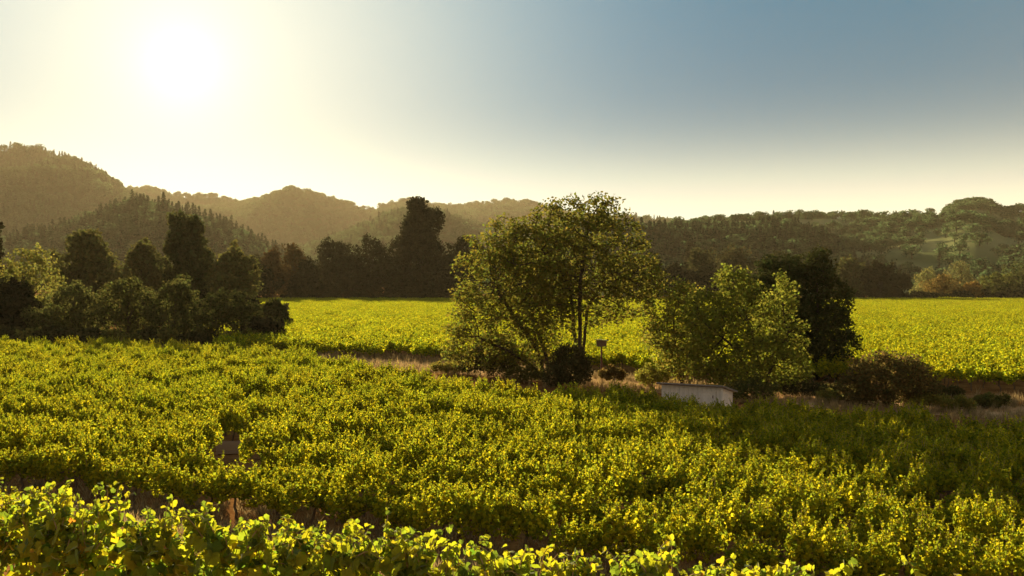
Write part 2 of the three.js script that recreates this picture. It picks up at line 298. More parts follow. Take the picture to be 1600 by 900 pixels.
// a tree whose limbs grow towards points scattered in its crown (space colonisation)
function grownTree(name, label, category, { base, d, stems, blobs, points, leaves, leaf, color, mat = M.treeLeaf, seed, step = 0.45, reach = 0.42, thick = 0.03, gap = 0, group, tint = 0.4, shell = 0.35 }) {
  const r = makeRandom(seed), foot = at(base[0], base[1], d); foot.y = 0;
  const o = thing(name, foot.x, 0, foot.z, label, category, group), s = d / F;
  const bl = blobs.map(([px, py, rx, ry, dz = 0, share = 1]) => ({ c: at(px, py, d).sub(foot).add(V(0, 0, dz)), r: V(rx * s, ry * s, (rx + ry) / 2 * s), share }));
  const weights = bl.map((b) => b.r.x * b.r.y * b.share), total = weights.reduce((a, b) => a + b, 0), targets = [];
  for (let guard = 0; targets.length < points && guard < points * 20; guard++) {
    let pick = r() * total, i = 0; while (pick > weights[i] && i < bl.length - 1) pick -= weights[i++];
    const p = randomDir(r).multiplyScalar(r() ** shell).multiply(bl[i].r).add(bl[i].c);
    if (p.y < 0.35 || (gap && fbm(p.x * 0.55 + seed, p.y * 0.55, p.z * 0.55, 2) < gap)) continue;
    targets.push(p);
  }
  const nodes = [];
  for (const stem of stems) {                              // drawn trunks: pixel points from the foot up
    let parent = -1;
    const pts = stem.map(([px, py, dz = 0]) => at(px, py, d).sub(foot).add(V(0, 0, dz)));
    pts[0].y = -0.2;
    for (let i = 0; i < pts.length; i++) {
      if (!i) { nodes.push({ p: pts[0], parent: -1, kids: 0 }); parent = nodes.length - 1; continue; }
      const n = Math.max(1, Math.round(pts[i].distanceTo(pts[i - 1]) / step));
      for (let k = 1; k <= n; k++) { nodes.push({ p: pts[i - 1].clone().lerp(pts[i], k / n).add(randomDir(r).multiplyScalar(0.04)), parent, kids: 0 }); nodes[parent].kids++; parent = nodes.length - 1; }
    }
  }
  const near = targets.map(() => [-1, Infinity]); let from = 0;
  for (let iteration = 0; iteration < 90 && targets.length; iteration++) {
    const pull = new Map();
    for (let t = 0; t < targets.length; t++) {
      for (let i = from; i < nodes.length; i++) { const q = nodes[i].p.distanceToSquared(targets[t]); if (q < near[t][1]) near[t] = [i, q]; }
      const i = near[t][0]; if (!pull.has(i)) pull.set(i, V()); pull.get(i).add(targets[t].clone().sub(nodes[i].p).normalize());
    }
    from = nodes.length; const stuck = new Set();
    for (const [i, v] of pull) { v.normalize().addScaledVector(randomDir(r), 0.22).normalize(); const p = nodes[i].p.clone().addScaledVector(v, step); if (nodes[i].tips?.some((q) => q.distanceTo(p) < step * 0.45)) { stuck.add(i); continue; } (nodes[i].tips ??= []).push(p); nodes.push({ p, parent: i, kids: 0 }); nodes[i].kids++; }
    for (let t = targets.length - 1; t >= 0; t--) if (stuck.has(near[t][0])) { targets.splice(t, 1); near.splice(t, 1); }
    for (let t = targets.length - 1; t >= 0; t--) { let hit = false; for (let i = from; i < nodes.length && !hit; i++) hit = nodes[i].p.distanceToSquared(targets[t]) < (step * 1.15) ** 2; if (hit) { targets.splice(t, 1); near.splice(t, 1); } }
    if (from === nodes.length) break;
  }
  const size = new Float32Array(nodes.length); 
  for (let i = nodes.length - 1; i >= 0; i--) { if (!nodes[i].kids) size[i] = 1; if (nodes[i].parent >= 0) size[nodes[i].parent] += size[i]; }
  const rad = (i) => 0.012 + thick * size[i] ** 0.45 * 0.33, wood = new Faces(), f = new Faces(), tips = [];
  nodes.forEach((n, i) => { if (n.parent >= 0) frustum(wood, nodes[n.parent].p, n.p, Math.min(rad(n.parent), rad(i) * 1.35), rad(i), BARK, size[i] > 30 ? 7 : size[i] > 4 ? 5 : 3); if (size[i] <= 3.5 && n.p.y > 0.3) tips.push(n.p); });
  for (let k = 0; k < leaves && tips.length; k++) {
    const c = tips[Math.floor(r() * tips.length)], p = c.clone().add(randomDir(r).multiplyScalar(reach * Math.cbrt(r())));
    if (p.y < 0.1) continue;
    const nrm = randomDir(r); nrm.y = Math.abs(nrm.y) + 0.2; nrm.normalize();
    const along = V().crossVectors(nrm, randomDir(r)).normalize(), q = leaf * (0.65 + 0.7 * r()), v = 0.7 + 0.6 * r(), y = r();
    f.kite(p, along, V().crossVectors(nrm, along), q, q * 0.75, [color[0] * v * (1 - tint / 2 + tint * y), color[1] * v, color[2] * v]);
  }
  part('trunk', wood.build(), M.bark, o); part('crown', f.build(), mat, o);
  return o;
}

// the trees of the valley floor: pixel box of each outline in the photo, its distance and its look
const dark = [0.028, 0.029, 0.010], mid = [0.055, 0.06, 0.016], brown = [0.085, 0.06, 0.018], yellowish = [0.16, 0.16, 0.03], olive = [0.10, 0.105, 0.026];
const BACK = [
  // left cluster, far to near
  ['dense_tree', 'dark slim tree cut by the left edge of the picture', 'tree', [-40, 14, 338, 500], 215, { color: dark, shape: 'tall', n: 4200, seed: 201 }],
  ['dense_tree', 'round dark tree below the wooded hill, second large crown from the left', 'tree', [80, 186, 362, 506], 205, { color: [0.1, 0.1, 0.026], n: 6500, mat: M.midLeaf, seed: 202 }],
  ['dense_tree', 'squat dark tree just left of the tallest left-hand tree', 'tree', [184, 258, 380, 500], 225, { color: [0.1, 0.1, 0.026], n: 4500, mat: M.midLeaf, seed: 203 }],
  ['dense_tree', 'tallest dark tree of the left cluster with a narrow top', 'tree', [250, 338, 333, 505], 212, { color: [0.07, 0.075, 0.022], shape: 'oval', n: 8500, mat: M.midLeaf, seed: 204 }],
  ['dense_tree', 'dark tree right of the tallest left-hand tree, lower and rounder', 'tree', [328, 402, 387, 505], 205, { color: [0.1, 0.1, 0.026], n: 5000, mat: M.midLeaf, seed: 205 }],
  ['leafy_tree', 'yellow-green leafy tree at the left edge catching the sun', 'tree', [-30, 98, 386, 522], 132, { color: yellowish, n: 7000, leaf: 0.36, mat: M.treeLeaf, seed: 206, gap: 0.42 }],
  ['shrub', 'dark bushy shrub at the left edge, in front of the yellow-green tree', 'shrub', [-30, 66, 436, 527], 117, { color: dark, n: 5500, leaf: 0.3, seed: 207 }],
  ['shrub', 'thin willowy shrub with light stems under the round dark tree', 'shrub', [62, 168, 442, 530], 114, { color: [0.08, 0.085, 0.022], n: 9000, leaf: 0.26, mat: M.treeLeaf, seed: 208, gap: 0.33 }],
  ['shrub', 'broad feathery bush in front of the tallest left-hand tree', 'shrub', [150, 250, 430, 536], 112, { color: [0.085, 0.088, 0.022], n: 9000, leaf: 0.25, mat: M.treeLeaf, seed: 209, gap: 0.33 }],
  ['shrub', 'grey-green bush at the middle of the left thicket, right of the feathery bush', 'shrub', [232, 318, 436, 540], 109, { color: [0.07, 0.075, 0.02], n: 9000, leaf: 0.25, mat: M.treeLeaf, seed: 210, gap: 0.33 }],
  ['shrub', 'low black bush at the right end of the left thicket', 'shrub', [378, 447, 496, 549], 103, { color: [0.035, 0.034, 0.014], n: 4200, leaf: 0.24, seed: 212 }],
  ['shrub', 'low grassy green bush between the left thicket and the dirt track', 'shrub', [438, 505, 528, 558], 96, { color: olive, n: 2400, leaf: 0.2, mat: M.treeLeaf, seed: 213 }],
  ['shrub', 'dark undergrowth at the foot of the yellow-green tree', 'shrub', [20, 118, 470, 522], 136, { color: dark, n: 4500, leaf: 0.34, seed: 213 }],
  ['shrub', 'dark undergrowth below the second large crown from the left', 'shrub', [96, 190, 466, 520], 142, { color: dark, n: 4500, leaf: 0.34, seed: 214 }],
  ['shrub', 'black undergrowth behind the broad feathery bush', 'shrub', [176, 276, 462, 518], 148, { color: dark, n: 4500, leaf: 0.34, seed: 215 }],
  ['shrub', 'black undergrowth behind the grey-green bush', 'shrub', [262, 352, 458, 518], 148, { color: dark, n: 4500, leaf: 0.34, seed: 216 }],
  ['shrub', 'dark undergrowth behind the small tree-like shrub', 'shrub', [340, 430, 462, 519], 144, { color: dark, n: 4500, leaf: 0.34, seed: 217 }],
  ['shrub', 'round dark green bush at the left corner of the far vineyard', 'shrub', [402, 452, 470, 524], 134, { color: mid, n: 3200, leaf: 0.32, seed: 218 }],
  // the dark tree line behind the far vineyard
  ['leafy_tree', 'flare-tinted rust-coloured tree at the left end of the dark tree line', 'tree', [398, 452, 388, 474], 330, { color: [0.085, 0.055, 0.018], n: 3600, seed: 220 }],  // rust tone is the lens flare over this tree, put into its leaves
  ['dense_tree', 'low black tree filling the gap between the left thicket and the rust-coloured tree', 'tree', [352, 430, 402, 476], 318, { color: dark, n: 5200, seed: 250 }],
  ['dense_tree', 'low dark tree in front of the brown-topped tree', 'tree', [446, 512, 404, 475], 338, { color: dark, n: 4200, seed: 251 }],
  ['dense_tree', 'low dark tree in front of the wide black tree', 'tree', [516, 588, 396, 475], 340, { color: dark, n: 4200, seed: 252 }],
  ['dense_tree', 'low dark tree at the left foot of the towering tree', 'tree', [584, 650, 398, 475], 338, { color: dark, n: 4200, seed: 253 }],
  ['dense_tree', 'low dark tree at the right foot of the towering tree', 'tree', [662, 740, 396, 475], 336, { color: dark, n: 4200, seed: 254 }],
  ['dense_tree', 'dark tree between the two black trees behind the olive tree', 'tree', [1010, 1100, 412, 472], 342, { color: dark, n: 4800, seed: 255 }],
  ['dense_tree', 'low dark tree under the brownish round tree behind the light green tree', 'tree', [1090, 1190, 418, 472], 340, { color: dark, n: 4800, seed: 256 }],
  ['dense_tree', 'brown-topped tree next to the rust-coloured tree', 'tree', [430, 490, 380, 475], 352, { color: brown, n: 4200, seed: 221 }],
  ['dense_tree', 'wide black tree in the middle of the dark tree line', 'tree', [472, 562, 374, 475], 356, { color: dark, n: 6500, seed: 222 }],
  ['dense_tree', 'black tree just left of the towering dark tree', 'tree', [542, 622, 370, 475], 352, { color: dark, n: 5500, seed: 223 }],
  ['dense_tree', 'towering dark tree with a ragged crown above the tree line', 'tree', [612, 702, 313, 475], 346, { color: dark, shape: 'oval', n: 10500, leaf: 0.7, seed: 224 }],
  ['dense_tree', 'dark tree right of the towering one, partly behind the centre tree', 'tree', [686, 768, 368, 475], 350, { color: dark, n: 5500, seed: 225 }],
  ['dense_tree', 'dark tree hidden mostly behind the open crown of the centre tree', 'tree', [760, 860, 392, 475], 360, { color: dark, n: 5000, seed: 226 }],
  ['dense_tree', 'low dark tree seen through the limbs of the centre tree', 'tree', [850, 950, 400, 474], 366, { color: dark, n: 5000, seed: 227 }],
  // right of the centre tree
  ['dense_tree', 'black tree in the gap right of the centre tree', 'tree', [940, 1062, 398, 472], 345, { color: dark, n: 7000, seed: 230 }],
  ['leafy_tree', 'round olive tree behind the light green tree', 'tree', [1062, 1130, 390, 471], 352, { color: [0.06, 0.06, 0.02], n: 5000, mat: M.midLeaf, seed: 231 }],
  ['leafy_tree', 'brownish round tree behind the dark pair of trees', 'tree', [1112, 1186, 386, 471], 372, { color: [0.06, 0.058, 0.02], n: 5000, mat: M.midLeaf, seed: 232 }],
  ['conifer_tree', 'lone dark conifer rising behind the olive tree', 'conifer', [1066, 1088, 377, 452], 520, { color: dark, shape: 'cone', n: 1500, leaf: 0.6, seed: 233 }],
  ['dense_tree', 'dark tree whose top shows between the dark pair of trees', 'tree', [1180, 1260, 392, 471], 358, { color: mid, n: 5000, seed: 234 }],
  ['leafy_tree', 'sunlit brown-green tree right of the dark pair', 'tree', [1296, 1358, 402, 470], 340, { color: [0.08, 0.08, 0.024], n: 4600, mat: M.midLeaf, seed: 235 }],
  ['dense_tree', 'big black dome-shaped tree at the edge of the right-hand vineyard', 'tree', [1336, 1420, 410, 470], 336, { color: dark, n: 6200, seed: 236 }],
  ['leafy_tree', 'pale yellow-green round tree just right of the black dome', 'tree', [1424, 1474, 417, 470], 362, { color: [0.17, 0.17, 0.05], n: 3600, mat: M.treeLeaf, seed: 237 }],
  ['leafy_tree', 'orange-rimmed small tree in the right tree line', 'tree', [1444, 1500, 428, 469], 342, { color: [0.16, 0.115, 0.03], n: 3600, mat: M.treeLeaf, seed: 238 }],
  ['leafy_tree', 'tallest pale tree of the right tree line', 'tree', [1474, 1530, 406, 470], 378, { color: [0.14, 0.14, 0.045], n: 4200, mat: M.treeLeaf, seed: 239 }],
  ['leafy_tree', 'golden orange tree in front of the right tree line', 'tree', [1498, 1546, 440, 471], 338, { color: [0.22, 0.135, 0.03], n: 3200, mat: M.treeLeaf, seed: 240 }],
  ['leafy_tree', 'green tree between the golden orange tree and the right edge', 'tree', [1526, 1592, 424, 471], 346, { color: [0.1, 0.11, 0.025], n: 4600, mat: M.treeLeaf, seed: 241 }],
  ['leafy_tree', 'dark green tree cut by the right edge of the picture', 'tree', [1560, 1640, 411, 471], 356, { color: [0.06, 0.07, 0.018], n: 5200, mat: M.treeLeaf, seed: 242 }],
];
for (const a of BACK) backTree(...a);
// the low dark hedge that closes the far vineyard
{
  const r = makeRandom(300);
  let k = 0;
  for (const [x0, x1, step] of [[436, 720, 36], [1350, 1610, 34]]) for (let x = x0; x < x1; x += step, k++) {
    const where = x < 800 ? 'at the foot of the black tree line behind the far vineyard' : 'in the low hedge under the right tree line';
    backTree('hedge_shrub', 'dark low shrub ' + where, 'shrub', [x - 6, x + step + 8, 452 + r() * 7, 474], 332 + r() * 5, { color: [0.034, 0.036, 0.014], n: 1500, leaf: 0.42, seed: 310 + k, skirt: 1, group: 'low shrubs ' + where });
  }
}
// low brush along the foot of the left thicket
{
  const r = makeRandom(330);
  for (let k = 0; k < 15; k++) { const px = -14 + k * 31; backTree('brush', 'low ragged brush along the foot of the left thicket', 'shrub', [px - 22, px + 26, 506 + r() * 12 + k * 0.6, 541 + k * 0.5], 105 + 3 * r() - k * 0.3, { color: r() < 0.45 ? [0.12, 0.115, 0.026] : [0.055, 0.055, 0.018], n: 1500, leaf: 0.22, seed: 340 + k, skirt: 1, gap: 0.3, group: 'low brush along the foot of the left thicket' }); }
}
// the trees in the middle of the picture
grownTree('open_tree', 'tall open-crowned tree with a visible trunk at the centre', 'tree', {
  base: [905, 603], d: 67, seed: 11, stems: [[[905, 603], [902, 560], [905, 520], [906, 490]], [[905, 520], [918, 480], [935, 452], [950, 430, 1]], [[906, 490], [893, 455, -1], [875, 420, -1], [846, 390]], [[906, 490], [905, 440, 1], [912, 400], [918, 360]]],
  blobs: [[905, 385, 108, 84], [985, 430, 58, 70], [830, 400, 66, 66], [925, 345, 64, 44], [1000, 452, 38, 40], [860, 460, 70, 56, 0, 0.7], [950, 470, 50, 40, 1, 0.7]], points: 1700, leaves: 16500, leaf: 0.23, reach: 0.46, color: [0.15, 0.14, 0.022], gap: 0.35, thick: 0.04, tint: 0.5, shell: 0.42 });
grownTree('spreading_tree', 'many-stemmed spreading tree left of the open centre tree', 'tree', {
  base: [858, 600], d: 69, seed: 12, stems: [[[858, 600], [856, 570], [850, 545], [836, 510], [826, 470]], [[856, 570], [838, 545], [815, 512], [788, 470, 1], [770, 440]], [[850, 545], [835, 520, -1], [800, 500, -1], [750, 490, -1]], [[858, 600], [830, 570], [790, 545, 1], [748, 525, 1]]],
  blobs: [[790, 385, 56, 50], [760, 425, 52, 66], [742, 480, 46, 52], [800, 490, 76, 62], [716, 530, 36, 42], [756, 545, 60, 36], [835, 530, 44, 50], [835, 440, 50, 64]], points: 1600, leaves: 16500, leaf: 0.2, reach: 0.46, color: [0.17, 0.16, 0.022], gap: 0.37, thick: 0.045, tint: 0.6 });
grownTree('leafy_tree', 'light green bushy tree behind the white shed', 'tree', {
  base: [1192, 622], d: 60, seed: 13, stems: [[[1192, 622], [1188, 580], [1180, 540], [1168, 500]], [[1188, 580], [1150, 545], [1120, 520]], [[1188, 580], [1215, 550], [1232, 520]]],
  blobs: [[1160, 462, 52, 46], [1190, 530, 74, 50], [1116, 500, 52, 50], [1140, 440, 26, 24], [1218, 470, 30, 36], [1225, 570, 46, 46], [1150, 578, 66, 34], [1105, 560, 40, 36], [1205, 440, 24, 24]], points: 1300, leaves: 17500, leaf: 0.19, reach: 0.44, color: [0.19, 0.195, 0.026], gap: 0.4, thick: 0.036, seed2: 1 });
grownTree('leafy_tree', 'thin yellowing tree between the bird box and the white shed', 'tree', {
  base: [1066, 606], d: 64, seed: 14, stems: [[[1066, 606], [1062, 570], [1055, 530], [1052, 490]], [[1062, 570], [1080, 540], [1088, 510]]],
  blobs: [[1050, 478, 46, 46], [1064, 550, 48, 46], [1094, 500, 40, 50], [1030, 520, 30, 44]], points: 700, leaves: 8000, leaf: 0.19, reach: 0.5, color: [0.21, 0.2, 0.03], gap: 0.4, thick: 0.03, tint: 0.6 });
grownTree('dense_tree', 'dark upright tree, left one of the pair right of the light green tree', 'tree', {
  base: [1236, 600], d: 72, seed: 15, stems: [[[1236, 600], [1234, 540], [1230, 480], [1224, 430]]],
  blobs: [[1218, 428, 40, 36], [1190, 470, 40, 44], [1236, 490, 44, 58], [1240, 555, 44, 46]], points: 900, leaves: 12500, leaf: 0.23, reach: 0.44, color: [0.05, 0.056, 0.016], thick: 0.035, mat: M.darkLeaf });
grownTree('dense_tree', 'dark upright tree with pointed top, right one of the pair', 'tree', {
  base: [1276, 612], d: 70, seed: 16, stems: [[[1276, 612], [1276, 540], [1278, 470], [1276, 400]]],
  blobs: [[1276, 424, 32, 38], [1290, 470, 44, 44], [1296, 530, 44, 58], [1262, 520, 48, 60], [1284, 590, 46, 32]], points: 1000, leaves: 15500, leaf: 0.22, reach: 0.44, color: [0.055, 0.058, 0.016], thick: 0.035, mat: M.darkLeaf });
grownTree('shrub', 'dark round bush under the spreading tree', 'shrub', {
  base: [772, 598], d: 72, seed: 17, stems: [[[772, 598], [770, 580], [760, 560]], [[772, 598], [785, 575]]], blobs: [[772, 562, 44, 36], [748, 575, 30, 24]], points: 420, leaves: 6000, leaf: 0.17, reach: 0.4, color: [0.075, 0.07, 0.022], thick: 0.02, mat: M.darkLeaf });
grownTree('shrub', 'dark bush at the foot of the centre tree, left of the bird box', 'shrub', {
  base: [890, 606], d: 65, seed: 18, stems: [[[890, 606], [888, 585], [884, 566]], [[890, 606], [900, 580]]], blobs: [[890, 574, 32, 34], [868, 590, 22, 20], [910, 590, 18, 18]], points: 420, leaves: 6500, leaf: 0.16, reach: 0.36, color: [0.07, 0.06, 0.02], thick: 0.02, mat: M.darkLeaf });
grownTree('shrub', 'reddish-brown bush beside the track in front of the right vineyard', 'shrub', {
  base: [1392, 640], d: 54.5, seed: 19, stems: [[[1392, 640], [1388, 615], [1370, 590]], [[1392, 640], [1400, 610], [1420, 590]], [[1392, 640], [1384, 605], [1392, 575]]], blobs: [[1390, 590, 66, 40], [1355, 605, 44, 32], [1430, 606, 44, 32]], points: 850, leaves: 11000, leaf: 0.15, reach: 0.4, color: [0.13, 0.095, 0.028], thick: 0.02, gap: 0.3, tint: 0.6 });
grownTree('shrub', 'small tree-like shrub with bare lower stems at the right of the left thicket', 'shrub', {
  base: [352, 549], d: 104, seed: 20, stems: [[[352, 549], [350, 520], [344, 490]], [[352, 549], [364, 515], [378, 490]]], blobs: [[352, 480, 42, 28], [385, 500, 32, 30], [325, 505, 24, 26]], points: 420, leaves: 7000, leaf: 0.26, reach: 0.5, color: [0.06, 0.062, 0.018], thick: 0.03, mat: M.darkLeaf });
for (const [px, py, d, label, s, c] of [[1545, 642, 54, 'low olive brush on the track verge near the right edge', 13, [0.13, 0.12, 0.026]], [1470, 628, 58, 'brown brush between the reddish-brown bush and the right vineyard', 16, [0.1, 0.08, 0.022]], [1262, 622, 59, 'dark brush under the dark upright pair of trees', 22, [0.06, 0.055, 0.018]], [1318, 630, 57.5, 'olive brush between the dark pair of trees and the reddish-brown bush', 20, [0.1, 0.085, 0.022]], [1175, 622, 57, 'dark olive brush behind the right end of the white shed', 22, [0.09, 0.09, 0.022]], [1020, 600, 64, 'yellow-green brush at the left end of the white shed', 15, [0.24, 0.22, 0.03]],
  [820, 598, 68, 'olive brush between the stems of the spreading tree and the dark bush', 18, [0.14, 0.13, 0.026]], [960, 598, 65, 'low brown brush right of the bird box post', 10, [0.16, 0.11, 0.03]], [1300, 634, 56, 'low yellow-leaved weed bush left of the reddish-brown bush', 10], [1452, 640, 53.5, 'low sunlit yellow bush right of the reddish-brown bush', 16], [1500, 646, 52, 'low golden bush at the near side of the dusty track', 12], [700, 588, 74, 'low brown brush at the left foot of the spreading tree', 14]])
  grownTree('shrub', label, 'shrub', { base: [px, py], d, seed: px, stems: [[[px, py], [px, py - 8]]], blobs: [[px, py - 13, s * 2.2, s * 0.8]], points: 200, leaves: 2600, leaf: 0.13, reach: 0.3, color: c ?? [0.24, 0.2, 0.035], thick: 0.015 });

// ------------------------------------------------------------------ grapevines
const LEAF_OUT = [[0, 0], [0.2, -0.14], [0.45, -0.05], [0.48, 0.16], [0.6, 0.42], [0.45, 0.53], [0.35, 0.8], [0.16, 0.8], [0, 1]];
const BLADE = [[0.34, 0.35, 0.013], [0.23, 0.29, 0.016], [0.43, 0.38, 0.013], [0.13, 0.18, 0.014]];
function vineLeaf(seed, col) {                              // lobed blade, folded along its midrib, base at the origin, tip towards +y
  const r = makeRandom(seed), f = new Faces(), fold = 0.15 + 0.4 * r(), droop = 0.15 + 0.6 * r(), mid = V(0, 0.3, 0);
  for (const s of [1, -1]) {
    const pts = LEAF_OUT.map(([x, y]) => { const k = 0.9 + 0.22 * r(); return V(s * x * k, y * (0.94 + 0.12 * r()), Math.abs(x) * fold * 1.6 - droop * y * y * 0.8 + (r() - 0.5) * 0.09); });
    for (let i = 0; i < pts.length - 1; i++) { const v = 0.9 + 0.2 * r(), c = col.map((q) => q * v); if (s > 0) f.tri(mid, pts[i], pts[i + 1], c); else f.tri(mid, pts[i + 1], pts[i], c); }
  }
  return f.build();
}
const VINE = [[0.40, 0.375, 0.012], [0.28, 0.31, 0.014], [0.49, 0.41, 0.012], [0.17, 0.21, 0.014]];
const LEAVES = []; for (let t = 0; t < 4; t++) for (let s = 0; s < 3; s++) LEAVES.push(vineLeaf(50 + t * 7 + s, BLADE[t]));
const RED_LEAF = vineLeaf(99, [0.5, 0.03, 0.015]), ORANGE_LEAF = vineLeaf(98, [0.5, 0.2, 0.02]);
function leafPose(p, r, size) {                             // blades mostly hang face-out with the tip down or sideways
  const face = randomDir(r); face.y = 0.25 + 0.5 * Math.abs(face.y); face.normalize();
  const tip = V(0, -1, 0).addScaledVector(randomDir(r), 0.8); tip.addScaledVector(face, -tip.dot(face)).normalize();
  const side = V().crossVectors(tip, face);
  return { face, tip, side, size };
}
const WOODY = [0.13, 0.09, 0.055], CANE = [0.4, 0.26, 0.12];
function vineTrunk(f, r, cordon = 0.85, width = 1.2) {
  let p = V(0, -0.15, 0); for (let k = 1; k <= 4; k++) { const q = V((r() - 0.5) * 0.1, cordon * k / 4, (r() - 0.5) * 0.1); frustum(f, p, q, 0.05 - 0.004 * k, 0.046 - 0.004 * k, WOODY, 5); p = q; }
  for (const s of [-1, 1]) { let a = p; for (let k = 1; k <= 3; k++) { const b = V(s * width / 2 * k / 3, cordon + (r() - 0.5) * 0.06, (r() - 0.5) * 0.06); frustum(f, a, b, 0.026, 0.022, WOODY, 4); a = b; } }
}
const ROW = -Math.atan(0.5), rowPoint = (x, c) => { const d = c - 0.5 * x; return V(x, ground(x, d), -d); };
// the closest row: every blade that shows is a part
{
  const r = makeRandom(404);
  for (let k = 0; k < 11; k++) {
    const x = -6.6 + k * 1.02, d = 7.5 - 0.4 * x + (r() - 0.5) * 0.2, pos = V(x, ground(x, d), -d);
    const red = k === 2, stake = k === 3;
    const o = thing('grapevine', pos.x, pos.y, pos.z, red ? 'leafy grapevine with a single red leaf in the closest row at the bottom left' : stake ? 'leafy grapevine around the rusty stake in the closest row' : ['leftmost', 'second', '', '', 'fifth', 'sixth', 'seventh', 'eighth', 'ninth', 'tenth', 'rightmost'][k] + (k === 0 || k === 10 ? '' : ' from the left') + ' of the large-leaved sunlit grapevines in the closest row', 'grapevine', 'grapevines of the closest row');
    o.rotation.y = -Math.atan(0.4);
    const top = 4.94 - pos.y + 0.1 * (r() - 0.5), spots = [], canes = [];
    for (let h = 0; h < 7; h++) {                             // overlapping mounds of blades, and short shoots that arch out of them
      const rad = V(0.22 + 0.1 * r(), 0.24 + 0.14 * r(), 0.17 + 0.08 * r()), c = V(((h + 0.5 + (r() - 0.5)) / 7 - 0.5) * 1.2, top - rad.y - 0.02 - (h % 3 === 1 ? 0.42 * r() : 0.2 * r()), (r() - 0.4) * 0.34);
      for (let i = 0; i < 74; i++) { const u = randomDir(r); spots.push({ p: u.clone().multiply(rad).multiplyScalar(0.72 + 0.36 * r()).add(c), out: u, q: 1 }); }
      for (let j = 0; j < 4; j++) {
        let p = c.clone().add(V((r() - 0.5) * 0.3, rad.y * 0.6, (r() - 0.5) * 0.3)), dir = V((r() - 0.5) * 1.1, 1, (r() - 0.5) * 1.1).normalize(); const cane = [p], n = 6 + Math.floor(3 * r()), sag = 0.3 + 0.8 * r();
        for (let i = 0; i < n; i++) { p = p.clone().addScaledVector(dir, 0.05); dir = dir.clone().add(V((r() - 0.5) * 0.3, -sag * i / n, (r() - 0.5) * 0.3)).normalize(); cane.push(p); for (let w = 0; w < 2; w++) spots.push({ p: p.clone().add(randomDir(r).multiplyScalar(0.035)), out: randomDir(r), q: 0.85 - 0.5 * i / n }); }
        canes.push(cane);
      }
    }
    const wood = new Faces(); vineTrunk(wood, r); part('trunk', wood.build(), M.bark, o);
    const bundle = new Faces();
    canes.forEach((c, k) => { const f = k < 20 ? new Faces() : bundle; for (let i = 0; i < c.length - 1; i++) frustum(f, c[i], c[i + 1], 0.006 - 0.0003 * i, 0.0057 - 0.0003 * i, CANE, 3); if (k < 20) part('cane', f.build(), M.bark, o); });
    part('cane', bundle.build(), M.bark, o).userData.kind = 'stuff';
    const order = spots.map((e) => ({ ...e, show: e.p.y + e.p.z * 0.45 + e.out.z * 0.12 + 0.12 * r() })).sort((a, b) => b.show - a.show);
    const rest = new Faces();
    order.forEach(({ p, q, out }, i) => {
      const size = q * (0.075 + 0.055 * r()), face = out.clone().addScaledVector(randomDir(r), 1.5).normalize(), tip = V(0, -1, 0).addScaledVector(randomDir(r), 0.8); tip.addScaledVector(face, -tip.dot(face)).normalize(); const side = V().crossVectors(tip, face);
      if (i < 290) {
        const tone = r(), v = tone < 0.42 ? 0 : tone < 0.66 ? 1 : tone < 0.86 ? 2 : 3;
        const g = red && i === 12 ? RED_LEAF : r() < 0.006 ? ORANGE_LEAF : LEAVES[v * 3 + Math.floor(r() * 3)], m = part('leaf', g, M.nearLeaf, o);
        m.matrix.makeBasis(side, tip, V().crossVectors(side, tip)).scale(V(size, size, size)).setPosition(p); m.matrix.decompose(m.position, m.quaternion, m.scale);
      } else rest.leaf(p, tip, side, size * 1.1, size * 1.15, BLADE[Math.floor(r() * 4)].map((c) => c * (0.8 + 0.4 * r())));
    });
    part('foliage', rest.build(), M.nearLeaf, o).userData.kind = 'stuff';
  }
}
